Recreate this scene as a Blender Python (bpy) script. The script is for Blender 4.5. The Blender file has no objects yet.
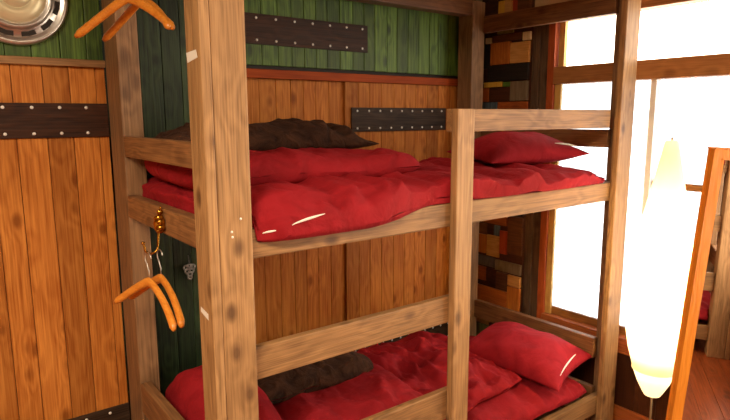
import bpy, bmesh, math, random
from mathutils import Vector, Matrix, noise
random.seed(7)
S = 1.4            # metres per layout unit
FZ = 1.10          # eye height above the floor in layout units
col = bpy.context.scene.collection
R = math.radians

def W(p):          # layout units -> metres, floor at z = 0
    return Vector((p[0]*S, p[1]*S, (p[2]+FZ)*S))

# ------------------------------------------------------------------ objects
def empty(name, loc_u, label=None, cat=None, group=None, kind=None):
    o = bpy.data.objects.new(name, None); col.objects.link(o)
    o.location = W(loc_u); o.empty_display_size = .1
    tag(o, label, cat, group, kind); return o

def tag(o, label=None, cat=None, group=None, kind=None):
    if label: o['label'] = label
    if cat: o['category'] = cat
    if group: o['group'] = group
    if kind: o['kind'] = kind
    return o

def wloc(o):
    v = Vector((0, 0, 0))
    while o is not None:
        v = v + o.location; o = o.parent
    return v

def link(name, bm, mat, parent=None, smooth=False, origin=None):
    """links the bmesh (world metres) as ONE mesh object, origin at the parent or at its own base"""
    if parent is not None: base = wloc(parent)
    elif origin is not None: base = W(origin)
    else:
        xs = [v.co for v in bm.verts]
        base = Vector((sum(c.x for c in xs)/len(xs), sum(c.y for c in xs)/len(xs), min(c.z for c in xs)))
    bmesh.ops.translate(bm, verts=bm.verts, vec=-base)
    bmesh.ops.recalc_face_normals(bm, faces=bm.faces)
    me = bpy.data.meshes.new(name); bm.to_mesh(me); bm.free()
    if smooth:
        for p in me.polygons: p.use_smooth = True
    o = bpy.data.objects.new(name, me); col.objects.link(o)
    if parent is not None: o.parent = parent
    else: o.location = base
    if mat: me.materials.append(mat)
    return o

def add(bm, other):
    me = bpy.data.meshes.new('t'); other.to_mesh(me); other.free(); bm.from_mesh(me); bpy.data.meshes.remove(me)

def box(bm, a, b, bev=.004, tone=None):
    """axis box between two layout-unit corners, bevel in metres"""
    t = bmesh.new()
    a, b = W(a), W(b)
    lo = Vector([min(a[i], b[i]) for i in range(3)]); hi = Vector([max(a[i], b[i]) for i in range(3)])
    bmesh.ops.create_cube(t, size=1)
    for v in t.verts:
        v.co = Vector([lo[i] + (v.co[i]+.5)*(hi[i]-lo[i]) for i in range(3)])
    m = min(hi-lo)
    if bev > 0:
        bmesh.ops.bevel(t, geom=list(t.edges), offset=min(bev, m*.3), segments=2, affect='EDGES', profile=.6)
    if tone is not None:
        L = t.faces.layers.float.new('tone')
        for f in t.faces: f[L] = tone
    if tone is not None and not bm.faces.layers.float.get('tone'): bm.faces.layers.float.new('tone')
    add(bm, t); return bm

def newbox(a, b, bev=.004, tone=None): return box(bmesh.new(), a, b, bev, tone)

def tube(bm, pts, r, seg=10, caps=True):
    """swept round tube through world-metre points; r number or list"""
    pts = [Vector(p) for p in pts]; n = len(pts)
    rs = r if isinstance(r, (list, tuple)) else [r]*n
    rings = []; up = None
    for i, p in enumerate(pts):
        d = (pts[min(i+1, n-1)] - pts[max(i-1, 0)]).normalized()
        if up is None:
            up = Vector((0, 0, 1)) if abs(d.z) < .9 else Vector((1, 0, 0))
        x = d.cross(up).normalized(); y = x.cross(d).normalized(); up = y
        rings.append([bm.verts.new(p + rs[i]*(math.cos(2*math.pi*k/seg)*x + math.sin(2*math.pi*k/seg)*y)) for k in range(seg)])
    for i in range(n-1):
        for k in range(seg):
            bm.faces.new((rings[i][k], rings[i][(k+1) % seg], rings[i+1][(k+1) % seg], rings[i+1][k]))
    if caps:
        bm.faces.new(rings[0][::-1]); bm.faces.new(rings[-1])
    return bm

def lathe(bm, prof, c, axis='z', seg=40, close=False):
    """prof: (radius, height) in metres about world point c"""
    rings = []
    for r, h in prof:
        ring = []
        for k in range(seg):
            a = 2*math.pi*k/seg
            if axis == 'z': p = Vector((r*math.cos(a), r*math.sin(a), h))
            else: p = Vector((r*math.cos(a), -h, r*math.sin(a)))
            ring.append(bm.verts.new(c + p))
        rings.append(ring)
    for i in range(len(rings)-1):
        for k in range(seg):
            bm.faces.new((rings[i][k], rings[i][(k+1) % seg], rings[i+1][(k+1) % seg], rings[i+1][k]))
    if close:
        bm.faces.new(rings[0][::-1]); bm.faces.new(rings[-1])
    return bm

# ------------------------------------------------------------------ materials
def sl(c):   # sRGB 0-255 -> linear
    return tuple(((x/255)/12.92 if x/255 <= .04045 else ((x/255+.055)/1.055)**2.4) for x in c) + (1,)

class NT:
    def __init__(s, name):
        s.m = bpy.data.materials.new(name); s.m.use_nodes = True
        s.n = s.m.node_tree.nodes; s.l = s.m.node_tree.links
        s.b = s.n['Principled BSDF']; s.out = s.n['Material Output']
    def new(s, t, **k):
        x = s.n.new(t)
        for a, v in k.items():
            if a in x.inputs: x.inputs[a].default_value = v
            else: setattr(x, a, v)
        return x
    def math(s, op, a, b=None, c=None):
        x = s.n.new('ShaderNodeMath'); x.operation = op
        for i, v in enumerate((a, b, c)):
            if v is None: continue
            if hasattr(v, 'links'): s.l.new(v, x.inputs[i])
            else: x.inputs[i].default_value = v
        return x.outputs[0]
    def ramp(s, src, stops):
        x = s.n.new('ShaderNodeValToRGB'); cr = x.color_ramp
        while len(cr.elements) < len(stops): cr.elements.new(.5)
        for e, (p, c) in zip(cr.elements, stops): e.position = p; e.color = c
        s.l.new(src, x.inputs[0]); return x.outputs[0]
    def mix(s, f, a, b, mode='MIX'):
        x = s.n.new('ShaderNodeMix'); x.data_type = 'RGBA'; x.blend_type = mode
        for i, v in ((0, f), (6, a), (7, b)):
            if hasattr(v, 'links'): s.l.new(v, x.inputs[i])
            else: x.inputs[i].default_value = v
        return x.outputs[2]

def wood(name, dark, light, axis=2, rough=.55, knots=.8, tone=False, streak=1., spec=.35, tonevar=.35, knotcol=(62, 30, 12)):
    t = NT(name); l = t.l
    tc = t.new('ShaderNodeTexCoord'); oi = t.new('ShaderNodeObjectInfo')
    rv = t.math('MULTIPLY', oi.outputs['Random'], 23.)
    if tone:
        at = t.new('ShaderNodeAttribute', attribute_name='tone')
        rv = t.math('ADD', rv, t.math('MULTIPLY', at.outputs['Fac'], 41.))
    cx = t.new('ShaderNodeCombineXYZ')
    for i in range(3): l.new(rv, cx.inputs[i])
    va = t.new('ShaderNodeVectorMath', operation='ADD'); l.new(tc.outputs['Object'], va.inputs[0]); l.new(cx.outputs[0], va.inputs[1])
    def mp(along, across):
        m = t.new('ShaderNodeMapping'); sc = [across]*3; sc[axis] = along
        m.inputs['Scale'].default_value = sc; l.new(va.outputs[0], m.inputs[0]); return m.outputs[0]
    # knots: sparse cells
    vo = t.new('ShaderNodeTexVoronoi', feature='F1'); vo.inputs['Scale'].default_value = 1; l.new(mp(6.5, 11.), vo.inputs['Vector'])
    mr = t.new('ShaderNodeMapRange'); mr.inputs[1].default_value = .23; mr.inputs[2].default_value = .08; l.new(vo.outputs['Distance'], mr.inputs[0])
    kn = t.math('MULTIPLY', mr.outputs[0], knots)
    halo = t.new('ShaderNodeMapRange'); halo.inputs[1].default_value = .55; halo.inputs[2].default_value = .1; l.new(vo.outputs['Distance'], halo.inputs[0])
    # growth rings seen as stripes, bending round the knots
    n0 = t.new('ShaderNodeTexNoise'); n0.inputs['Scale'].default_value = 1; n0.inputs['Detail'].default_value = 3; l.new(mp(.9, 6.), n0.inputs['Vector'])
    ph = t.math('ADD', t.math('MULTIPLY', n0.outputs[0], 70.), t.math('MULTIPLY', halo.outputs[0], 7.))
    ring = t.math('MULTIPLY_ADD', t.math('SINE', ph), .5, .5)
    n1 = t.new('ShaderNodeTexNoise'); n1.inputs['Scale'].default_value = 1; n1.inputs['Detail'].default_value = 5; l.new(mp(5., 210.), n1.inputs['Vector'])
    n2 = t.new('ShaderNodeTexNoise'); n2.inputs['Scale'].default_value = 1; n2.inputs['Detail'].default_value = 3; l.new(mp(2.2, 5.), n2.inputs['Vector'])
    g = t.math('ADD', t.math('MULTIPLY', ring, .12*streak), t.math('ADD', t.math('MULTIPLY', n1.outputs[0], .75*streak), t.math('MULTIPLY', n2.outputs[0], .40)))
    g = t.math('ADD', g, .30-.435*streak)
    c = t.ramp(g, [(.25, sl(dark)), (.75, sl(light))])
    if tone:
        mv = t.new('ShaderNodeMapRange'); mv.inputs[3].default_value = 1-tonevar; mv.inputs[4].default_value = 1+tonevar*.6; l.new(at.outputs['Fac'], mv.inputs[0])
        vv = t.new('ShaderNodeCombineColor')
        for i in range(3): l.new(mv.outputs[0], vv.inputs[i])
        c = t.mix(1., c, vv.outputs[0], 'MULTIPLY')
    c = t.mix(t.math('MULTIPLY', kn, .85), c, sl(knotcol))
    l.new(c, t.b.inputs['Base Color'])
    t.b.inputs['Roughness'].default_value = rough; t.b.inputs['Specular IOR Level'].default_value = spec
    bp = t.new('ShaderNodeBump'); bp.inputs['Strength'].default_value = .25; bp.inputs['Distance'].default_value = .004
    l.new(t.math('ADD', n1.outputs[0], t.math('MULTIPLY', ring, .4)), bp.inputs['Height']); l.new(bp.outputs[0], t.b.inputs['Normal'])
    return t.m

def cloth(name, c, c2, sc=60., rough=.85, sheen=.35, bump=.5, big=9.):
    t = NT(name); l = t.l; tc = t.new('ShaderNodeTexCoord')
    n = t.new('ShaderNodeTexNoise'); n.inputs['Scale'].default_value = big; n.inputs['Detail'].default_value = 4; n.inputs['Distortion'].default_value = 1.2
    l.new(tc.outputs['Object'], n.inputs['Vector'])
    l.new(t.ramp(n.outputs[0], [(.3, sl(c)), (.7, sl(c2))]), t.b.inputs['Base Color'])
    n2 = t.new('ShaderNodeTexNoise'); n2.inputs['Scale'].default_value = sc; n2.inputs['Detail'].default_value = 5; l.new(tc.outputs['Object'], n2.inputs['Vector'])
    h = t.math('ADD', t.math('MULTIPLY', n.outputs[0], 2.2), t.math('MULTIPLY', n2.outputs[0], .35))
    bp = t.new('ShaderNodeBump'); bp.inputs['Strength'].default_value = bump; bp.inputs['Distance'].default_value = .01
    l.new(h, bp.inputs['Height']); l.new(bp.outputs[0], t.b.inputs['Normal'])
    t.b.inputs['Roughness'].default_value = rough; t.b.inputs['Sheen Weight'].default_value = sheen
    t.b.inputs['Sheen Tint'].default_value = sl(c2); t.b.inputs['Specular IOR Level'].default_value = .2
    return t.m

def plain(name, c, rough=.5, metal=0., c2=None, sc=20., emis=None, est=0.):
    t = NT(name); tc = t.new('ShaderNodeTexCoord')
    n = t.new('ShaderNodeTexNoise'); n.inputs['Scale'].default_value = sc; n.inputs['Detail'].default_value = 4
    t.l.new(tc.outputs['Object'], n.inputs['Vector'])
    t.l.new(t.ramp(n.outputs[0], [(.3, sl(c)), (.7, sl(c2 or c))]), t.b.inputs['Base Color'])
    t.b.inputs['Roughness'].default_value = rough; t.b.inputs['Metallic'].default_value = metal
    if emis: t.b.inputs['Emission Color'].default_value = sl(emis); t.b.inputs['Emission Strength'].default_value = est
    return t.m

POST = wood('post timber', (116, 82, 48), (184, 140, 92), 2, knots=.8)
POSTD = wood('aged post timber', (96, 68, 44), (156, 116, 78), 2, knots=.5)
RAILX = wood('rail timber along', (104, 72, 40), (168, 124, 78), 0, knots=.8)
RAILY = wood('rail timber across', (96, 62, 36), (160, 112, 68), 1, knots=.6)
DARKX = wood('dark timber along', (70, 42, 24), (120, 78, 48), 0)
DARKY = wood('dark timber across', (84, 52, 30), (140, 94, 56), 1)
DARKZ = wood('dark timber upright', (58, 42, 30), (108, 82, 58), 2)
ORANGE = wood('orange cedar planks', (146, 74, 24), (212, 138, 64), 2, rough=.5, spec=.12, tone=True, knots=.75, tonevar=.28, knotcol=(104, 48, 14))
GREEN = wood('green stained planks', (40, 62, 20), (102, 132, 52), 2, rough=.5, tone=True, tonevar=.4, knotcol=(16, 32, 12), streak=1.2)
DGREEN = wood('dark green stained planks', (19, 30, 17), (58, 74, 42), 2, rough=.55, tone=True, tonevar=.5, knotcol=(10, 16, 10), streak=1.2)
WAIN = wood('dark brown wainscot planks', (46, 22, 11), (88, 46, 24), 2, rough=.4, tone=True, tonevar=.4)
FLOOR = wood('red brown floor boards', (104, 44, 18), (158, 76, 34), 1, rough=.3, tone=True, tonevar=.3, spec=.5)
CEIL = wood('ceiling boards', (120, 84, 50), (176, 132, 84), 0, tone=True)
REDW = wood('red brown trim', (128, 50, 16), (170, 76, 28), 0, rough=.6, spec=.15, knots=.2)
REDZ = wood('red brown jamb', (140, 58, 24), (184, 90, 44), 2, rough=.4, knots=.2)
REDY = wood('red brown sill', (128, 60, 26), (178, 98, 50), 1, rough=.4, knots=.2)
SASH = wood('pale sash timber', (170, 128, 62), (216, 176, 98), 2, rough=.45, knots=.1)
SASHY = wood('sash rail timber', (108, 66, 28), (164, 108, 54), 1, rough=.45, knots=.1)
TRANS = wood('window transom timber', (132, 84, 44), (182, 124, 70), 1, rough=.5, knots=.3)
STRAP = wood('dark stained strap', (30, 16, 10), (74, 44, 28), 0, rough=.5, spec=.2, knots=.3)
IRON = wood('black grained strap', (30, 20, 14), (80, 62, 48), 0, rough=.5, spec=.15, knots=.1)
HANGW = wood('varnished hanger wood', (196, 108, 28), (232, 152, 60), 1, rough=.28, knots=0, spec=.6)
MIRW = wood('orange mirror frame wood', (204, 116, 30), (232, 148, 50), 2, rough=.35, knots=.15)
RED = cloth('red duvet cotton', (126, 14, 21), (150, 23, 31))
REDP = cloth('red pillow cotton', (130, 15, 24), (156, 27, 37), bump=.35)
FUR = cloth('dark brown plush', (34, 18, 10), (72, 44, 28), sc=240., rough=.95, sheen=.5, bump=.9, big=16.)
GLARE = plain('glare pale sash', (236, 233, 228), .4, .1)  # sash stiles coloured near white to stand in for window glare
WHITE = plain('white cotton', (232, 226, 214), .8)
NAIL = plain('bright nail head', (236, 232, 224), .4, .15)
BRASS = plain('aged brass', (206, 152, 60), .25, 1., (150, 98, 30), 60)
CHROME = plain('worn chrome', (214, 208, 200), .30, .9, (186, 178, 168), 14)
CREAM = plain('cream enamel', (222, 208, 170), .35, .3, (206, 192, 152), 12)
SILVER = plain('tarnished silver', (206, 202, 194), .35, .7, (120, 116, 110), 80)
STICK = plain('paper sticker', (226, 218, 206), .7)
PLAST = plain('plaster', (196, 170, 130), .9, 0., (182, 154, 112), 5)
SLOTM = plain('dark slot', (34, 26, 18), .7)

def glassmat():
    """wavy privacy glass: clear where the pressed ripples are flat, milky on their slopes"""
    t = NT('window glass frosted'); l = t.l
    tc = t.new('ShaderNodeTexCoord'); v = t.new('ShaderNodeTexVoronoi'); v.inputs['Scale'].default_value = 34
    nz = t.new('ShaderNodeTexNoise'); nz.inputs['Scale'].default_value = 22; nz.inputs['Distortion'].default_value = 2.
    l.new(tc.outputs['Object'], v.inputs['Vector']); l.new(tc.outputs['Object'], nz.inputs['Vector'])
    h = t.math('MULTIPLY', v.outputs['Distance'], nz.outputs[0])
    tr = t.new('ShaderNodeBsdfTransparent'); l.new(t.ramp(h, [(.08, (.36, .39, .45, 1)), (.42, (.62, .68, .78, 1))]), tr.inputs[0])
    tl = t.new('ShaderNodeBsdfTranslucent'); tl.inputs[0].default_value = (.8, .84, .9, 1)
    mx = t.new('ShaderNodeMixShader'); mx.inputs[0].default_value = .25
    l.new(tr.outputs[0], mx.inputs[1]); l.new(tl.outputs[0], mx.inputs[2])
    gl = t.new('ShaderNodeBsdfGlossy'); gl.inputs['Roughness'].default_value = .15
    m2 = t.new('ShaderNodeMixShader'); m2.inputs[0].default_value = .03
    l.new(mx.outputs[0], m2.inputs[1]); l.new(gl.outputs[0], m2.inputs[2]); l.new(m2.outputs[0], t.out.inputs[0]); return t.m
FROST = glassmat()
def clearmat():
    t = NT('window glass clear'); l = t.l
    tr = t.new('ShaderNodeBsdfTransparent'); gl = t.new('ShaderNodeBsdfGlossy'); gl.inputs['Roughness'].default_value = .02
    m2 = t.new('ShaderNodeMixShader'); m2.inputs[0].default_value = .05
    l.new(tr.outputs[0], m2.inputs[1]); l.new(gl.outputs[0], m2.inputs[2]); l.new(m2.outputs[0], t.out.inputs[0]); return t.m
CLEAR = clearmat()
MIRROR = plain('mirror silvering', (235, 232, 228), .015, 1.)
def papermat():
    t = NT('lamp paper'); l = t.l
    d = t.new('ShaderNodeBsdfDiffuse'); d.inputs[0].default_value = sl((250, 240, 216))
    tl = t.new('ShaderNodeBsdfTranslucent'); tl.inputs[0].default_value = sl((255, 238, 196))
    mx = t.new('ShaderNodeMixShader'); mx.inputs[0].default_value = .5
    l.new(d.outputs[0], mx.inputs[1]); l.new(tl.outputs[0], mx.inputs[2]); l.new(mx.outputs[0], t.out.inputs[0]); return t.m
PAPER = papermat()

# ------------------------------------------------------------------ the setting
def planks(name, axis, a0, a1, z0, z1, p, th, w, mat, kind='structure', parent=None, label=None, jit=.12, bev=.003):
    """a plank facing; axis 'x': along X at plane y=p, body towards +th ; axis 'y': along Y at plane x=p"""
    bm = bmesh.new(); bm.faces.layers.float.new('tone'); c = a0
    while c < a1-1e-6:
        d = min(a1, c + w*random.uniform(1-jit, 1+jit))
        if a1-d < w*.35: d = a1
        tn = random.random()
        off = random.uniform(0, .0015)
        if axis == 'x': box(bm, (c+.0006, p+off, z0), (d-.0006, p+th, z1), bev, tn)
        elif axis == 'y': box(bm, (p+off, c+.0006, z0), (p+th, d-.0006, z1), bev, tn)
        c = d
    o = link(name, bm, mat, parent)
    if parent is None: tag(o, label, None, None, kind)
    return o

XW = 1.92            # right wall plane
def rects_wall(name, a, b, mat): return tag(link(name, newbox(a, b, 0), mat), kind='structure')

# floor and ceiling (boards run along Y)
bm = bmesh.new(); bm.faces.layers.float.new('tone'); x = -1.7
while x < 2.0:
    box(bm, (x+.0005, -2.3, -1.13), (x+.0745, 1.86, -1.10), .002, random.random()); x += .075
tag(link('floor', bm, FLOOR), kind='structure')
bm = bmesh.new(); bm.faces.layers.float.new('tone'); y = -2.3
while y < 1.86:
    box(bm, (-1.7, y+.001, .64), (2.0, y+.119, .66), .002, random.random()); y += .12
tag(link('ceiling', bm, CEIL), kind='structure')
rects_wall('wall_front', (-1.7, -2.34, -1.1), (2.0, -2.30, .64), PLAST)
rects_wall('wall_left', (-1.74, -2.3, -1.1), (-1.70, 1.86, .64), PLAST)

# back wall: dark green boards behind the head of the bunk, closet fronts elsewhere
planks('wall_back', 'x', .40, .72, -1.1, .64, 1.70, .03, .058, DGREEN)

def rivets(parent, pts, r=.0058):
    for (x, y, z) in pts:
        b = bmesh.new(); lathe(b, [(.0004, .003), (r*.6, .0028), (r, .001), (r, 0)], W((x, y, z)), 'y', 10)
        link('rivet', b, NAIL, parent, True)

def strap(parent, x0, x1, z0, z1, y, mat, xs, inset=.012):
    s = link('strap', newbox((x0, y-.006, z0), (x1, y, z1), .002), mat, parent)
    s['label'] = 'dark riveted strap'
    rivets(s, [(x, y-.0062, z) for x in xs for z in (z0+inset, z1-inset)])
    return s

# left closet door of orange planks, with two straps
d1 = planks('door_1', 'x', -.95, .4025, -1.08, .128, 1.65, .03, .062, ORANGE)
d1.location.y += 0
strap(d1, -.95, .4015, -.049, .037, 1.65, STRAP, [-.02-.0615*k for k in range(12)] + [.0415+.0615*k for k in range(6)], .011)
strap(d1, -.95, .4015, -.89, -.803, 1.65, IRON, [-.02-.0615*k for k in range(12)] + [.0415+.0615*k for k in range(6)], .014)
# cabinet door above it, green
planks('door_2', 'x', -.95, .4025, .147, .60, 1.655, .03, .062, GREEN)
tag(link('trim_1', newbox((-.95, 1.635, .128), (.402, 1.70, .1465), .003), RAILX), kind='structure')
rects_wall('wall_back_side', (-1.7, 1.69, -1.1), (-.95, 1.74, .64), PLAST)
rects_wall('trim_2', (-.95, 1.64, .60), (.39, 1.70, .64), DARKX)
# closet fronts inside the bunk
d3 = planks('door_3', 'x', .72, 1.213, -1.08, .122, 1.712, .025, .055, ORANGE)
d4 = planks('door_4', 'x', 1.206, 1.86, -1.08, .122, 1.70, .012, .055, ORANGE)
strap(d4, 1.23, 1.70, -.053, .033, 1.70, IRON, [1.255+.0525*k for k in range(9)], .012)
strap(d4, 1.215, 1.86, -.95, -.868, 1.70, IRON, [1.24+.045*k for k in range(14)], .012)
strap(d3, .722, 1.2, -.95, -.868, 1.712, IRON, [.75+.045*k for k in range(10)], .012)
d5 = planks('door_5', 'x', .72, 1.86, .163, .60, 1.705, .025, .052, GREEN)
strap(d5, .74, 1.307, .226, .319, 1.705, STRAP, [.80+.069*k for k in range(8)], .013)
tag(link('trim_3', newbox((.72, 1.69, .122), (1.86, 1.74, .150), .003), REDW), kind='structure')
tag(link('gap_shade', newbox((.72, 1.72, .148), (1.86, 1.74, .168), 0), SLOTM), kind='structure')  # near-black strip colours in the shade of the gap below the green door
# backing of all of it
rects_wall('wall_back_core', (-1.7, 1.75, -1.1), (2.0, 1.80, .64), DARKX)

# ---- right wall with the long window
WY1, WY0 = 1.345, -1.45       # window opening, from the bunk corner towards the camera
planks('wall_right', 'y', -2.3, 1.375, -1.1, -.835, XW, .05, .085, WAIN)
rects_wall('wall_right_upper', (XW, -2.3, .405), (XW+.05, 1.75, .64), PLAST)
rects_wall('wall_right_side', (XW, -2.3, -.835), (XW+.05, WY0, .405), PLAST)
bm = bmesh.new(); bm.faces.layers.float.new('tone')
box(bm, (XW-.006, 1.414, -1.1), (XW+.03, 1.448, .405), .003, .5); box(bm, (XW, 1.378, -1.1), (XW+.03, 1.4135, .405), .003, .2)
box(bm, (XW+.01, 1.448, -1.1), (XW+.04, 1.75, .405), 0, .1)
tag(link('wall_right_corner', bm, DARKZ), kind='structure')
tag(link('baseboard_right', newbox((XW-.012, -2.3, -1.1), (XW-.0005, 1.41, -1.035), .004), REDY), kind='structure')

win = empty('window_1', (XW, .4, -.83), kind='structure')
bm = bmesh.new()
box(bm, (XW-.008, 1.345, -.835), (XW+.05, 1.375, .405), .003)
link('window_jamb', bm, REDZ, win)
link('window_jamb', newbox((XW-.008, WY0-.03, -.835), (XW+.05, WY0, .405), .003), REDZ, win)
link('window_sill', newbox((XW-.02, WY0, -.832), (XW+.05, 1.345, -.775), .004), REDY, win)
link('window_head', newbox((XW-.008, WY0, .345), (XW+.05, 1.345, .405), .003), TRANS, win)
link('transom', newbox((XW-.012, WY0, .117), (XW+.05, 1.345, .18), .004), TRANS, win)
def sash(y0, y1, x, z0, z1, mid, glass=None):
    b = bmesh.new(); s = .019
    box(b, (x, y0, z0), (x+.014, y0+s, z1), .002); box(b, (x, y1-s, z0), (x+.014, y1, z1), .002)
    o = link('sash', b, GLARE, win)
    b = bmesh.new(); box(b, (x, y0+s, z0), (x+.014, y1-s, z0+.03), .002); box(b, (x, y0+s, z1-.022), (x+.014, y1-s, z1), .002)
    if mid: box(b, (x, y0+s, mid), (x+.014, y1-s, mid+.022), .002)
    link('sash_rail', b, SASHY, o)
    link('pane', newbox((x+.006, y0+s, z0+.03), (x+.009, y1-s, z1-.022), 0), glass or FROST, o)
sash(.966, 1.343, XW+.012, -.775, .140, None)
sash(.49, .985, XW+.028, -.775, .140, -.24)
sash(-.03, .51, XW+.012, -.775, .140, -.24, CLEAR)
sash(-.55, -.02, XW+.028, -.775, .140, -.24, CLEAR)
sash(-1.0, -.53, XW+.012, -.775, .140, -.24, CLEAR)
sash(-1.45, -.98, XW+.028, -.775, .140, -.24, CLEAR)
link('jamb_strip', newbox((XW+.002, 1.318, -.775), (XW+.012, 1.3445, .117), .002), SASH, win)
b = bmesh.new()
for y in (1.318, -1.445): box(b, (XW+.012, y, .18), (XW+.03, y+.024, .345), .002)
link('upper_sash', b, SASH, win)
link('upper_pane', newbox((XW+.02, -1.45, .18), (XW+.023, 1.34, .345), 0), CLEAR, win)

# ------------------------------------------------------------------ wood mosaic in the corner
mos = empty('wood_mosaic', (1.915, 1.57, -1.0), 'patchwork of coloured wooden blocks filling the corner beside the window', 'wall panel')
MC = {'cream': ((200, 176, 130), (226, 206, 164)), 'olive': ((92, 82, 36), (140, 124, 60)), 'brown': ((64, 34, 16), (112, 66, 34)),
      'black': ((20, 15, 13), (44, 34, 30)), 'orange': ((150, 78, 22), (196, 116, 44)), 'tan': ((170, 114, 52), (210, 156, 88)),
      'yellow': ((186, 130, 34), (222, 172, 66)), 'green': ((50, 84, 24), (92, 126, 44)), 'rust': ((132, 58, 18), (180, 92, 36)),
      'dark': ((46, 22, 12), (84, 44, 24)), 'grey': ((88, 72, 52), (134, 114, 88)), 'blue': ((56, 66, 74), (104, 114, 118)),
      'red': ((140, 44, 16), (190, 76, 32)), 'slate': ((64, 60, 56), (100, 94, 88))}
MM = {k: wood(k+' block wood', a, b_, random.choice((1, 2)), rough=.5, knots=.3) for k, (a, b_) in MC.items()}
link('backing', newbox((1.905, 1.448, -1.08), (1.918, 1.70, .63), 0), MM['dark'], mos)
for (c, y0, y1, z0, z1) in [
    ('cream', 1.639, 1.668, .293, .317), ('olive', 1.529, 1.61, .325, .352), ('brown', 1.484, 1.637, .296, .322), ('cream', 1.445, 1.482, .289, .321),
    ('black', 1.640, 1.690, .194, .290), ('orange', 1.541, 1.637, .206, .293), ('tan', 1.448, 1.539, .206, .286), ('black', 1.449, 1.651, .140, .203),
    ('yellow', 1.574, 1.667, .117, .138), ('green', 1.531, 1.572, .117, .136), ('rust', 1.646, 1.690, .060, .116), ('dark', 1.536, 1.644, .060, .115),
    ('grey', 1.449, 1.533, .060, .136), ('blue', 1.601, 1.685, .028, .057), ('rust', 1.449, 1.598, .028, .057),
    ('tan', 1.56, 1.68, -.05, .024), ('dark', 1.449, 1.555, -.02, .024), ('orange', 1.449, 1.555, -.10, -.024), ('brown', 1.56, 1.69, -.12, -.055),
    ('grey', 1.449, 1.6, -.17, -.105), ('red', 1.605, 1.69, -.2, -.125), ('dark', 1.449, 1.6, -.3, -.175), ('olive', 1.605, 1.69, -.3, -.205),
    ('tan', 1.53, 1.69, -.36, -.305), ('black', 1.449, 1.525, -.40, -.305), ('rust', 1.53, 1.69, -.45, -.365),
    ('brown', 1.637, 1.692, -.499, -.455), ('orange', 1.637, 1.692, -.584, -.503), ('blue', 1.566, 1.591, -.496, -.454), ('tan', 1.566, 1.634, -.592, -.50),
    ('red', 1.524, 1.563, -.571, -.472), ('brown', 1.449, 1.520, -.563, -.405), ('slate', 1.585, 1.692, -.640, -.596), ('grey', 1.449, 1.581, -.645, -.60),
    ('dark', 1.576, 1.628, -.70, -.646), ('brown', 1.515, 1.572, -.725, -.65), ('rust', 1.632, 1.692, -.705, -.645), ('tan', 1.449, 1.512, -.697, -.652),
    ('orange', 1.449, 1.512, -.80, -.70), ('rust', 1.515, 1.692, -.80, -.73), ('dark', 1.449, 1.6, -.88, -.805), ('tan', 1.605, 1.692, -.9, -.805),
    ('brown', 1.449, 1.6, -1.06, -.885), ('olive', 1.605, 1.692, -1.06, -.905),
    ('yellow', 1.573, 1.604, .40, .452), ('tan', 1.540, 1.571, .40, .452), ('dark', 1.607, 1.684, .36, .457), ('red', 1.510, 1.537, .38, .449), ('brown', 1.449, 1.508, .36, .47)]:
    link('wood_block', newbox((1.893+random.uniform(-.003, .006), y0, z0), (1.905, y1, z1), .003), MM[c], mos)

# ------------------------------------------------------------------ the bunk bed
bed = empty('bunk_bed', (.40, 1.0, -1.10), 'big rough timber bunk bed built into the corner with two red made-up bunks', 'bunk bed')
TOPZ = .47
def B(name, a, b, m, bev=.005, label=None):
    o = link(name, newbox(a, b, bev), m, bed)
    if label: o['label'] = label
    return o
# head post at the front: two boards side by side
o = B('post', (.402, 1.0, -1.1), (.422, 1.067, TOPZ), POST, .004)
bm = newbox((.4225, 1.002, -1.1), (.491, 1.067, TOPZ), .006); 
o2 = link('post', bm, POST, bed)
for (x, z) in ((.448, -.212), (.449, -.222), (.467, -.189)):
    b = bmesh.new(); lathe(b, [(.0004, .002), (.003, .0015), (.0035, 0)], W((x, 1.0018, z)), 'y', 8); link('screw', b, NAIL, o2, True)
def sticker(pts):
    b = bmesh.new(); v = [b.verts.new(W(p)) for p in pts]; b.faces.new(v)
    r = bmesh.ops.extrude_face_region(b, geom=list(b.faces))
    bmesh.ops.translate(b, verts=[g for g in r['geom'] if isinstance(g, bmesh.types.BMVert)], vec=(-.0006, 0, 0))
    s = link('sticker', b, STICK, o); s['label'] = 'small white paper sticker'
sticker([(.4019, 1.060, .098), (.4019, 1.012, .104), (.4019, 1.018, .118), (.4019, 1.064, .116)])
sticker([(.4019, 1.056, -.372), (.4019, 1.02, -.380), (.4019, 1.02, -.368), (.4019, 1.056, -.362)])
B('post', (1.045, 1.0, -1.1), (1.106, 1.022, .0188), POST)                    # ladder side post
B('post', (1.785, 1.0, -1.1), (1.866, 1.0222, TOPZ), POST)                     # foot post, front
B('post', (1.823, 1.0225, -1.1), (1.866, 1.06, TOPZ), POSTD)
B('post', (.403, 1.523, -1.1), (.455, 1.642, TOPZ), POSTD)                    # head post, back
B('post', (1.742, 1.60, -1.1), (1.812, 1.675, .44), POSTD)                    # foot post, back
B('post', (1.8125, 1.615, -1.1), (1.822, 1.675, .375), POSTD)
# long rails on the front
B('bed_rail', (.4915, 1.0225, -.276), (1.8225, 1.048, -.216), RAILX)
B('bed_rail', (.4915, 1.0225, -1.03), (1.8225, 1.048, -.964), RAILX)
B('guard_rail', (1.046, 1.0225, -.0385), (1.766, 1.042, .0188), RAILX)
B('guard_rail', (.4915, 1.0225, -.530), (1.105, 1.042, -.460), RAILX)
B('guard_rail', (.4915, 1.0225, -.80), (1.105, 1.042, -.717), RAILX)
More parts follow.
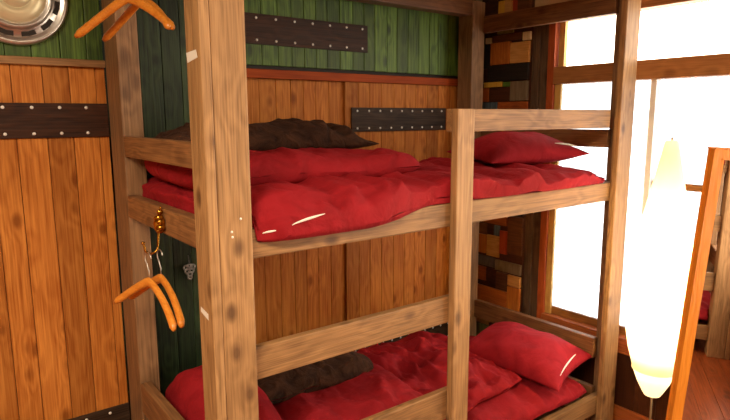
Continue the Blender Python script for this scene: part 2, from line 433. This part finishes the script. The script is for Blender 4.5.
# head end (left): crosswise boards
B('end_rail', (.403, 1.0675, -.096), (.42, 1.5225, -.045), RAILY)
B('end_rail', (.403, 1.0675, -.250), (.430, 1.5225, -.193), RAILY)
B('end_rail', (.403, 1.0675, -.78), (.43, 1.5225, -.698), RAILY)
B('end_rail', (.403, 1.0675, -1.01), (.43, 1.5225, -.945), RAILY)
# foot end (right)
B('end_rail', (1.80, 1.0485, .322), (1.822, 1.598, .386), DARKY)
B('end_rail', (1.80, 1.0485, -.104), (1.822, 1.598, -.045), DARKY)
B('end_rail', (1.80, 1.0485, -.271), (1.822, 1.598, -.212), DARKY)
B('end_rail', (1.79, 1.0485, -.835), (1.815, 1.598, -.762), DARKY)
B('end_rail', (1.80, 1.0485, -1.01), (1.822, 1.598, -.945), DARKY)
# top beams
B('top_beam', (.456, 1.60, .384), (1.741, 1.655, .46), DARKX)
B('top_beam', (.4915, 1.001, .41), (1.784, 1.026, .468), RAILX)
# boards under the bedding
for z in (-.252, -.992):
    B('bed_rail', (.456, 1.60, z-.018), (1.741, 1.63, z+.03), DARKX)
    for k in range(9):
        x = .50 + k*.146
        B('slat', (x, 1.0485, z), (x+.09, 1.599, z+.012), DARKY, .002)

# ------------------------------------------------------------------ soft things
def fbm(p, oct=4):
    return noise.fractal(Vector(p), 1.0, 2.1, oct)
def ridg(p):
    return 1-abs(noise.noise(Vector(p)))*2
def spaced(n):
    r = []
    for i in range(n+1):
        u = -math.cos(math.pi*i/n); w = 2*i/n-1
        r.append(.62*u+.38*w)
    return r

def soft(x0, x1, y0, y1, zb, top, nx=70, ny=46, pw=9., plan=.02, seed=0., wr=.012, fn=None, rot=0., mid=.45, freq=(9, 6)):
    """closed cushion/duvet: rounded slab with folds; layout units in, world metres out"""
    bm = bmesh.new(); us, vs = spaced(nx), spaced(ny)
    cx, cy, hx, hy = (x0+x1)/2, (y0+y1)/2, (x1-x0)/2, (y1-y0)/2
    cr, sr = math.cos(rot), math.sin(rot)
    grids = []
    for side in (1, -1):
        g = []
        for u in us:
            row = []
            for v in vs:
                e = max(0., (1-abs(u)**pw)*(1-abs(v)**pw))**.5
                k = (abs(u)**pw + abs(v)**pw)*.5
                sx = 1-.05*abs(v)**6*abs(u); sy = 1-.05*abs(u)**6*abs(v)
                X, Y = cx+hx*u*sx, cy+hy*v*sy
                t = top(X, Y) if callable(top) else top
                zm = zb + (t-zb)*mid
                wv = 0.
                X2, Y2 = X, Y
                if plan: 
                    X2 += plan*k*noise.noise(Vector((X*7, Y*7, seed+3)))
                    Y2 += plan*k*noise.noise(Vector((X*7, Y*7, seed+9)))
                if side == 1:
                    q = (X*freq[0]+.6*fbm((X*5, Y*5, seed)), Y*freq[1]+.6*fbm((X*5, Y*5, seed+5)), seed)
                    wv = wr*(.65*fbm(q, 3) + .45*(ridg((q[0]*1.3, q[1]*.6, seed+2))-.5))
                    z = zm + (t-zm)*e + wv*min(1, e*1.3+.15)
                else:
                    z = zm - (zm-zb)*e
                if fn: X2, Y2, z = fn(X2, Y2, z, u, v, side)
                dx, dy = X2-cx, Y2-cy
                row.append(bm.verts.new(W((cx+cr*dx-sr*dy, cy+sr*dx+cr*dy, z))))
            g.append(row)
        grids.append(g)
    for s, g in enumerate(grids):
        for i in range(nx):
            for j in range(ny):
                f = (g[i][j], g[i+1][j], g[i+1][j+1], g[i][j+1])
                bm.faces.new(f if s == 0 else f[::-1])
    bmesh.ops.remove_doubles(bm, verts=bm.verts, dist=.0012)
    return bm
def sm(a, b, x):
    t = max(0., min(1., (x-a)/(b-a))); return t*t*(3-2*t)

def softobj(name, bm, mat, label, cat, group=None, sub=False):
    o = link(name, bm, mat, None, True); tag(o, label, cat, group)
    if sub:
        m = o.modifiers.new('s', 'SUBSURF'); m.levels = 1; m.render_levels = 1
    return o

# upper bunk: thick red futon spilling a little over the front rail
def f1(x, y, z, u, v, s):
    if v < -.5:
        k = sm(-.5, -.95, v)
        lim = 1.022 - .030*sm(.99, .80, x)*sm(.5, .56, x) - .014*sm(1.14, 1.3, x)*sm(1.77, 1.6, x)
        hang = .029*sm(1.0, .75, x)
        top = -.2145 - hang
        y -= k*(.078*sm(-.2385, -.20, z))
        y = max(y, lim)
        if y < 1.021: z = max(z - (hang+.008)*sm(-.13, -.205, z), top)
        elif y < 1.05: z = max(z, -.2145)
        if y < 1.072 and x < .496: y = 1.072
    if u < -.5 and z > -.19: x -= .022*sm(-.5, -1, u)*sm(-.19, -.165, z)
    return x, y, z
def t1(x, y): return -.154 - .008*sm(.9, 1.4, x) - .02*sm(1.6, 1.78, x) + .012*fbm((x*3, y*3, 1.5), 2) + .014*sm(.5, .6, x)*sm(1.16, 1.05, y)*sm(1.2, .9, x)
softobj('futon', soft(.434, 1.775, 1.06, 1.60, -.2385, t1, 130, 64, 9., .008, 1.3, .026, f1, freq=(12, 9)), RED,
        'thick crumpled red futon covering the length of the top bunk', 'futon')
from mathutils.bvhtree import BVHTree
def on_front(o, pts, off=.002):
    """points (x, z) in layout units dropped onto the front face of o"""
    wl = wloc(o); bv = BVHTree.FromPolygons([v.co+wl for v in o.data.vertices], [list(p.vertices) for p in o.data.polygons])
    r = []
    for x, z in pts:
        q = W((x, .6, z)); h = bv.ray_cast(q, UYV)
        r.append((h[0] if h[0] is not None else W((x, 1.0, z))) - UYV*off)
    return r
UYV = Vector((0, 1, 0)); fut = [o for o in col.objects if o.name == 'futon'][0]
for x0, z0, x1, z1, w in ((.572, -.212, .650, -.197, .0028), (.518, -.226, .540, -.220, .002)):
    b = bmesh.new(); n = 12
    tube(b, on_front(fut, [(x0+(x1-x0)*k/n, z0+(z1-z0)*(k/n)**.7) for k in range(n+1)], .0005), [.0012+w*math.sin(math.pi*k/n) for k in range(n+1)], 8)
    q = link('cover_opening', b, WHITE, fut, True); q['label'] = 'white inner showing through the cover opening'
# folded red duvet at the head
def t2(x, y): return -.090 + .010*fbm((x*4, y*4, 8.1), 2) + .006*sm(1.1, .6, x) + .035*sm(.60, .46, x)*sm(1.25, 1.4, y)
def f2(x, y, z, u, v, s):
    k = sm(.55, 1., u)
    return x + .05*k*(-v), y, z
softobj('folded_duvet', soft(.437, 1.05, 1.165, 1.55, -.168, t2, 90, 50, 7., .025, 4.4, .022, f2, freq=(10, 8)), RED,
        'folded red duvet lying under the brown fur blanket on the top bunk', 'duvet')
def t3(x, y): return -.018 - .02*sm(1.0, 1.12, x) - .02*sm(1.45, 1.3, y) + .014*fbm((x*6, y*6, 2.2), 3)
softobj('fur_blanket', soft(.47, 1.10, 1.36, 1.62, -.10, t3, 80, 40, 5., .03, 7.7, .026), FUR,
        'dark brown fur blanket heaped on the folded duvet of the top bunk', 'blanket')

def pillow(name, c, L, Wd, T, rz, rx, ry, label, mat, seed=0., white=None, group=None):
    bm = bmesh.new(); n, m = 44, 32; us, vs = spaced(n), spaced(m); M = Matrix.Rotation(rz, 3, 'Z') @ Matrix.Rotation(ry, 3, 'Y') @ Matrix.Rotation(rx, 3, 'X')
    base = Vector(c); gr = []
    for side in (1, -1):
        g = []
        for u in us:
            row = []
            for v in vs:
                e = max(0., (1-abs(u)**2.6)*(1-abs(v)**2.6))**.62
                px = L/2*u*(1-.07*(1-abs(u))*0 - .09*(1-v*v)*abs(u)**4*1.0)
                py = Wd/2*v*(1-.10*(1-u*u)*abs(v)**4)
                d = noise.noise(Vector((px*9, py*9, seed)))*.010 + .5*.012*(ridg((px*7+py*6, py*10-px*4, seed+side))-.5)
                z = side*(T/2*e*(1.15 if side > 0 else .55)) + (d*min(1, e*1.6) if side > 0 else 0) + .008*noise.noise(Vector((px*4, py*4, seed+7)))
                row.append(bm.verts.new(W(base + M @ Vector((px, py, z)))))
            g.append(row)
        gr.append(g)
    for s, g in enumerate(gr):
        for i in range(n):
            for j in range(m):
                f = (g[i][j], g[i+1][j], g[i+1][j+1], g[i][j+1]); bm.faces.new(f if s == 0 else f[::-1])
    bmesh.ops.remove_doubles(bm, verts=bm.verts, dist=.0012)
    o = link(name, bm, mat, None, True); tag(o, label, 'pillow', group)
    if white:
        b = bmesh.new(); pts = []
        (u0, v0), (u1, v1) = white
        for k in range(9):
            u = u0+(u1-u0)*k/8; v = v0+(v1-v0)*k/8
            e = max(0., (1-abs(u)**2.6)*(1-abs(v)**2.6))**.62
            px = L/2*u*(1-.09*(1-v*v)*abs(u)**4); py = Wd/2*v*(1-.10*(1-u*u)*abs(v)**4)
            z = T/2*e*1.15+.004
            pts.append(W(base + M @ Vector((px, py, z))))
        tube(b, pts, [.0015+.0025*math.sin(math.pi*k/8) for k in range(9)], 8)
        s = link('opening', b, WHITE, o, True); s['label'] = 'white inner showing at the seam'
    return o
pillow('pillow', (1.615, 1.27, -.122), .40, .27, .115, R(-14), R(5), R(-3), 'red pillow at the window end of the top bunk', REDP, 2.1, ((.35, -.82), (.8, -.86)), 'red pillows')

# lower bunk
def f4(x, y, z, u, v, s):
    if v < -.5:
        k = sm(-.5, -.95, v); y -= k*.05*sm(-.963, -.935, z); y = max(y, 1.026)
        if y < 1.053: z = max(z, -.9625)
        if y < 1.074 and x < .496: y = 1.074
    return x, y, z
def t4(x, y): return -.880 + .02*fbm((x*4, y*4, 3.5), 2) + .03*sm(1.2, .8, x)*sm(1.2, 1.5, y)
softobj('futon', soft(.434, 1.775, 1.07, 1.60, -.978, t4, 120, 64, 8., .01, 11.3, .03, f4, freq=(12, 9)), RED,
        'crumpled red futon covering the lower bunk', 'futon')
def t5(x, y): return -.815 + .02*fbm((x*5, y*5, 5.5), 2) + .03*sm(1.2, 1.5, y)
softobj('crumpled_duvet', soft(.95, 1.52, 1.10, 1.59, -.892, t5, 110, 80, 3., .05, 15.3, .045, None, 0, .4, (14, 9)), RED,
        'rumpled red duvet spread behind the middle post of the lower bunk', 'duvet')
def t6(x, y): return -.752 + .012*fbm((x*4, y*4, 18.1), 2)
softobj('folded_duvet', soft(.60, 1.10, 1.08, 1.55, -.885, t6, 90, 50, 5., .03, 24.4, .026, freq=(10, 8)), RED,
        'folded red duvet lying under the brown fur blanket on the lower bunk', 'duvet')
def t7(x, y): return -.695 - .05*sm(.9, 1.15, x) + .014*fbm((x*6, y*6, 12.2), 3)
softobj('fur_blanket', soft(.62, 1.045, 1.29, 1.60, -.775, t7, 80, 40, 4., .03, 17.7, .02), FUR,
        'dark brown fur blanket heaped on the folded duvet of the lower bunk', 'blanket')
def f8(x, y, z, u, v, s): return x + .05*sm(-.72, -.88, z)*sm(0, -1, u), y, z
softobj('bunched_duvet', soft(.452, .66, 1.13, 1.56, -.885, lambda x, y: -.672 - .05*sm(1.35, 1.15, y) + .012*fbm((x*6, y*6, 3.3), 2), 50, 60, 4., .02, 31.3, .03, f8, freq=(9, 9)), RED,
        'red duvet end bunched up at the head of the lower bunk, below the coat hangers', 'duvet')
pillow('pillow', (1.625, 1.215, -.828), .39, .29, .13, R(101), R(-5), R(-5), 'red pillow at the window end of the lower bunk', REDP, 5.1, ((-.93, .62), (-.88, -.35)), 'red pillows')

# ------------------------------------------------------------------ the bunk bed across the room, seen only in the mirror
def dup(o, parent=None):
    c = o.copy(); col.objects.link(c)
    if parent is not None: c.parent = parent
    for ch in list(o.children): dup(ch, c)
    return c
def across(o, label, group=None):
    c = dup(o); px, py = 2.275*S, .38*S
    c.location = Vector((px-o.location.x, py-o.location.y, o.location.z)); c.rotation_euler = (0, 0, math.pi)
    c['label'] = label
    return c
FAR = [(bed, 'matching timber bunk bed across the room, reflected in the standing mirror')]
for o in [o for o in col.objects if o.parent is None and o.get('category') in ('futon', 'pillow')]:
    up = 'upper' if o.location.z > 1.0 else 'lower'
    where = 'near' if o.location.x < 1.4 else 'far'
    if o['category'] == 'pillow' and where == 'far': FAR.append((o, 'red pillow on the %s bunk of the reflected bed, away from the window' % up))
    elif o['category'] == 'pillow': FAR.append((o, 'red pillow on the %s bunk of the reflected bed, next to the window' % up))
    else: FAR.append((o, 'red futon on the %s bunk of the reflected bed' % up))
for o, lb in FAR: across(o, lb)

# ------------------------------------------------------------------ hooks, hangers and the little ornament
def arc(c, r, a0, a1, n, ax, ay):
    return [c + r*(math.cos(a0+(a1-a0)*k/n)*ax + math.sin(a0+(a1-a0)*k/n)*ay) for k in range(n+1)]
UX, UY, UZ = Vector((1, 0, 0)), Vector((0, 1, 0)), Vector((0, 0, 1))
def wall_hook(p, label):
    h = empty('coat_hook', p, label, 'hook', 'brass coat hooks'); c = W(p)
    b = bmesh.new()
    for k in range(7):        # lobed rosette
        a = 2*math.pi*k/7
        lathe_c = c + Vector((-.004, .017*math.cos(a), .02*math.sin(a)))
        bmesh.ops.create_uvsphere(b, u_segments=10, v_segments=6, radius=.010, matrix=Matrix.Translation(lathe_c+Vector((-.006,0,0))) @ Matrix.Diagonal((1.3, 1, 1, 1)))
    bmesh.ops.create_uvsphere(b, u_segments=14, v_segments=8, radius=.019, matrix=Matrix.Translation(c+Vector((-.008, 0, 0))) @ Matrix.Diagonal((1., 1, 1.1, 1)))
    bmesh.ops.create_uvsphere(b, u_segments=10, v_segments=6, radius=.008, matrix=Matrix.Translation(c+Vector((-.006, 0, .036))) @ Matrix.Diagonal((1.2, 1, 1.2, 1)))
    bmesh.ops.create_uvsphere(b, u_segments=10, v_segments=6, radius=.005, matrix=Matrix.Translation(c+Vector((-.004, 0, .048))) @ Matrix.Diagonal((.6, 1, 1.2, 1)))
    link('rosette', b, BRASS, h, True)
    b = bmesh.new()
    s = c + Vector((-.012, 0, -.018))
    pts = [c+Vector((-.006, 0, 0)), s, s+Vector((-.004, 0, -.03)), s+Vector((-.006, 0, -.05))] 
    pts += arc(s+Vector((-.026, 0, -.05)), .020, 0, -math.pi*1.05, 12, UX, UZ)
    pts += [s+Vector((-.049, 0, -.035))]
    tube(b, pts, .0034, 8)
    bmesh.ops.create_uvsphere(b, u_segments=10, v_segments=6, radius=.006, matrix=Matrix.Translation(pts[-1]))
    link('hook_arm', b, BRASS, h, True)
    return s + Vector((-.026, 0, -.068))     # bottom of the hook curve
def hanger(seat, ang, tilt, label, span=.185, drop=.098, group='wooden coat hangers'):
    """seat: point (metres) where the hanger's wire rests in the hook"""
    d = Vector((math.cos(ang), math.sin(ang), 0)); n = Vector((-d.y, d.x, 0))
    neck = seat + Vector((0, 0, -.075))
    h = bpy.data.objects.new('coat_hanger', None); col.objects.link(h); h.location = neck; tag(h, label, 'hanger', group)
    b = bmesh.new()
    def ctr(t):  # -1..1 along the bar
        a = abs(t)
        return neck + d*(span*t) + Vector((0, 0, -drop*(a**1.25) - .012)) + n*(.028*a*a)
    N = 28; rings = []
    for i in range(N+1):
        t = -1+2*i/N; c = ctr(t); tg = (ctr(min(1, t+.02))-ctr(max(-1, t-.02))).normalized(); up = n.cross(tg).normalized()
        if up.z < 0: up = -up
        hh = .0145*(1-.2*abs(t)); ww = .0075+.004*abs(t)
        if i in (0, N): hh *= .55; ww *= .55
        rings.append([b.verts.new(c + hh*math.sin(2*math.pi*k/12)*up + ww*math.cos(2*math.pi*k/12)*n) for k in range(12)])
    for i in range(N):
        for k in range(12): b.faces.new((rings[i][k], rings[i][(k+1) % 12], rings[i+1][(k+1) % 12], rings[i+1][k]))
    b.faces.new(rings[0][::-1]); b.faces.new(rings[-1])
    link('hanger_arms', b, HANGW, h, True)
    b = bmesh.new(); r = .019; cc = seat + Vector((0, 0, -r+.003))
    pts = arc(cc, r, R(170), R(-60), 18, d, UZ) + [neck + Vector((0, 0, .022)), neck + Vector((0, 0, -.006))]
    tube(b, pts, .0019, 8); link('wire_hook', b, CHROME, h, True)
    return h
s1 = wall_hook((.400, 1.250, -.226), 'ornate brass hook screwed to the head end rail under the top bunk')
hanger(s1+Vector((.024, .000, .004)), R(96), 0, 'wooden coat hanger on the lower brass hook, nearer the bed')
hanger(s1+Vector((-.012, -.002, 0)), R(100), 0, 'wooden coat hanger on the lower brass hook, nearer the room')
B('end_rail', (.403, 1.0675, .325), (.43, 1.5225, .392), RAILY)
s2 = wall_hook((.400, 1.265, .362), 'ornate brass hook at the top of the head end, hung with hangers')
hanger(s2+Vector((.024, .004, 0)), R(102), 0, 'upper wooden coat hanger near the ceiling, nearer the bed')
hanger(s2+Vector((-.016, -.006, 0)), R(118), 0, 'upper wooden coat hanger near the ceiling, nearer the room')
orn = empty('hanging_ornament', (.612, 1.685, -.50), 'small silver openwork ornament hanging on the dark green boards', 'ornament')
b = bmesh.new(); c = W((.612, 1.688, -.462))
for (dx, dz, r) in ((-.014, .02, .010), (.0, .024, .010), (.014, .02, .010), (-.009, .004, .010), (.008, .005, .010), (0, -.010, .010), (0, -.024, .008)):
    p = arc(c+Vector((dx, -.004, dz)), r, 0, 2*math.pi, 14, UX, UZ); tube(b, p, .0042, 6, False)
link('filigree', b, SILVER, orn, True)
b = bmesh.new(); tube(b, [c+Vector((0, -.004, .035)), c+Vector((0, .004, .07))], .0018, 6); link('cord', b, SILVER, orn, True)

# ------------------------------------------------------------------ hub cap on the green cabinet door
hc = empty('hub_cap', (.21, 1.65, .29), 'round chrome car hub cap hung on the green boards above the closet', 'hub cap')
k = .118*S
def ringprof(b, prof): return lathe(b, [(r*k, h) for r, h in prof], W((.21, 1.653, .29)), 'y', 64)
b = bmesh.new(); ringprof(b, [(.985, .0), (1.0, .008), (.99, .016), (.95, .022), (.90, .020), (.84, .016)]); link('rim', b, CHROME, hc, True)
b = bmesh.new(); ringprof(b, [(.84, .016), (.80, .017), (.74, .021), (.70, .024)])
link('slot_ring', b, CHROME, hc, True)
for q in range(12):
    a = 2*math.pi*(q+.5)/12; bb = bmesh.new(); c = W((.21, 1.653, .29))
    L = [(a-.17, .735), (a-.17, .825), (a, .835), (a+.17, .825), (a+.17, .735), (a, .745)]
    fr = [bb.verts.new(c + Vector((k*r*math.cos(t), -.0235 + (.0035 if r > .8 else 0), k*r*math.sin(t)))) for t, r in L]
    bb.faces.new(fr); rr = bmesh.ops.extrude_face_region(bb, geom=list(bb.faces))
    bmesh.ops.translate(bb, verts=[g for g in rr['geom'] if isinstance(g, bmesh.types.BMVert)], vec=(0, .006, 0))
    link('slot', bb, SLOTM, hc)
b = bmesh.new(); ringprof(b, [(.70, .024), (.67, .034), (.62, .038), (.59, .030), (.57, .030)]); link('inner_ring', b, CHROME, hc, True)
b = bmesh.new(); ringprof(b, [(.57, .030), (.54, .040), (.40, .046), (.30, .048), (.29, .045), (.28, .050), (.12, .056), (.0005, .058)]); link('centre_disc', b, CREAM, hc, True)

# ------------------------------------------------------------------ paper floor lamp
LX, LY = 1.62, .757
lamp = empty('floor_lamp', (LX, LY, -1.10), 'tall tapered white paper floor lamp standing in front of the window', 'floor lamp')
prof = [(-.066, .012), (-.07, .017), (-.1, .023), (-.15, .033), (-.2, .043), (-.29, .061), (-.4, .078), (-.47, .085), (-.53, .087), (-.60, .083), (-.66, .073), (-.718, .058), (-.7185, .0595), (-.722, .0595), (-.7225, .057), (-.76, .043), (-.79, .028), (-.80, .022), (-.802, .015)]
b = bmesh.new(); lathe(b, [(r*S, z*S) for z, r in prof], W((LX, LY, 0)), 'z', 48); link('lamp_shade', b, PAPER, lamp, True)
b = bmesh.new(); tube(b, [W((LX, LY, -1.09)), W((LX, LY, -.70))], .0045, 10); link('pole', b, plain('lamp pole', (150, 120, 84), .4, .3), lamp, True)
b = bmesh.new(); lathe(b, [(.0005, .02), (.10, .018), (.115, .01), (.118, 0), (.0005, 0)], W((LX, LY, -1.10)), 'z', 36); link('base', b, plain('lamp base', (70, 50, 34), .4), lamp, True)
b = bmesh.new(); tube(b, [W((LX, LY, -.067)), W((LX, LY, -.058))], .004, 8); link('finial', b, plain('lamp finial', (150, 120, 84), .4, .3), lamp, True)

# ------------------------------------------------------------------ tilting mirror
def mirror(bot, yaw, lean, roll, w, h):
    """bot: bottom-left corner of the frame as seen, layout units; yaw: direction of the width axis"""
    wv = Vector((math.cos(yaw), math.sin(yaw), 0)); n = Vector((math.sin(yaw), -math.cos(yaw), 0))   # n faces the viewer
    up = (UZ*math.cos(lean) + n*math.sin(lean)).normalized()
    wv, up = (wv*math.cos(roll) - up*math.sin(roll)), (up*math.cos(roll) + wv*math.sin(roll))
    nn = wv.cross(up).normalized()
    if nn.dot(n) < 0: nn = -nn
    O = W(bot)
    def P(a, c, d): return O + (wv*a + up*c + nn*d)*S
    def bx(bm, a0, a1, c0, c1, d0, d1, bev=.004):
        t = bmesh.new(); bmesh.ops.create_cube(t, size=1)
        for v in t.verts:
            q = v.co + Vector((.5, .5, .5)); v.co = P(a0+q.x*(a1-a0), c0+q.y*(c1-c0), d0+q.z*(d1-d0))
        if bev: bmesh.ops.bevel(t, geom=list(t.edges), offset=bev, segments=2, affect='EDGES')
        add(bm, t)
    root = bpy.data.objects.new('standing_mirror', None); col.objects.link(root); root.location = O
    tag(root, 'tall orange wood framed mirror standing beside the paper lamp', 'mirror')
    s = .023
    b = bmesh.new(); bx(b, 0, s, 0, h, -.012, .010); bx(b, w-s, w, 0, h, -.012, .010); bx(b, s, w-s, h-s, h, -.012, .009); bx(b, s, w-s, 0, s, -.012, .009)
    link('frame', b, MIRW, root)
    b = bmesh.new(); bx(b, s-.003, w-s+.003, s-.003, h-s+.003, -.008, 0, 0); link('glass', b, MIRROR, root)
    b = bmesh.new(); bx(b, s*.5, w-s*.5, s*.5, h-s*.5, -.016, -.0125, 0); link('back_board', b, DARKZ, root)
    b = bmesh.new()
    bx(b, .02, .05, -.02, -.002, -.09, .09); bx(b, w-.05, w-.02, -.02, -.002, -.09, .09); link('foot', b, MIRW, root)
    return root
mirror((1.45, .648, -1.075), R(-29), R(1.0), R(3.6), .30, 1.0)

# ------------------------------------------------------------------ daylight, room lamp, added ceiling fill, camera
wd = bpy.data.worlds.new('sky'); bpy.context.scene.world = wd; wd.use_nodes = True
bg = wd.node_tree.nodes['Background']; bg.inputs[0].default_value = (1., .88, .70, 1); bg.inputs[1].default_value = 9.
def area(name, loc, rot, sx, sy, e, c, portal=False):
    L = bpy.data.lights.new(name, 'AREA'); L.shape = 'RECTANGLE'; L.size = sx; L.size_y = sy; L.energy = e; L.color = c
    o = bpy.data.objects.new(name, L); col.objects.link(o); o.location = W(loc); o.rotation_euler = rot
    if portal: L.cycles.is_portal = True
    return o
area('window_portal', (XW+.07, (WY0+WY1)/2, -.2), (0, R(90), 0), 1.2*S, (WY1-WY0)*S, 1, (1, 1, 1), True)
area('unseen_ceiling_light', (-.55, .1, .60), (0, 0, 0), 1.0, 1.0, 110, (1., .84, .62))
area('unseen_ceiling_light', (.75, -.1, .60), (0, 0, 0), .9, .9, 26, (1., .84, .62))  # second light, added to lift the ambient and the bed fronts
for z in (-.36, -.56):
    L = bpy.data.lights.new('lamp_bulb', 'POINT'); L.energy = 9; L.color = (1., .88, .70); L.shadow_soft_size = .03
    o = bpy.data.objects.new('lamp_bulb', L); col.objects.link(o); o.location = W((LX, LY, z))

F = Vector((math.sin(.649910206)*math.cos(.158962571), math.cos(.649910206)*math.cos(.158962571), -math.sin(.158962571)))
Rt = Vector((math.cos(.649910206), -math.sin(.649910206), 0)); U = Rt.cross(F)
ro = -4.21352809e-03; cc, ss = math.cos(ro), math.sin(ro)
R2, U2 = cc*Rt+ss*U, -ss*Rt+cc*U
cam = bpy.data.cameras.new('camera'); cam.sensor_width = 36; cam.lens = 581.4/730*36; cam.clip_start = .02
co = bpy.data.objects.new('camera', cam); col.objects.link(co)
M = Matrix.Identity(4)
for i in range(3): M[i][0] = R2[i]; M[i][1] = U2[i]; M[i][2] = -F[i]
M.translation = W((0, 0, 0)); co.matrix_world = M
sc = bpy.context.scene; sc.camera = co
sc.view_settings.view_transform = 'Standard'; sc.view_settings.look = 'None'; sc.view_settings.gamma = 1.; sc.view_settings.use_curve_mapping = False
sc.view_settings.exposure = 0.
sc.cycles.max_bounces = 10; sc.cycles.transparent_max_bounces = 12
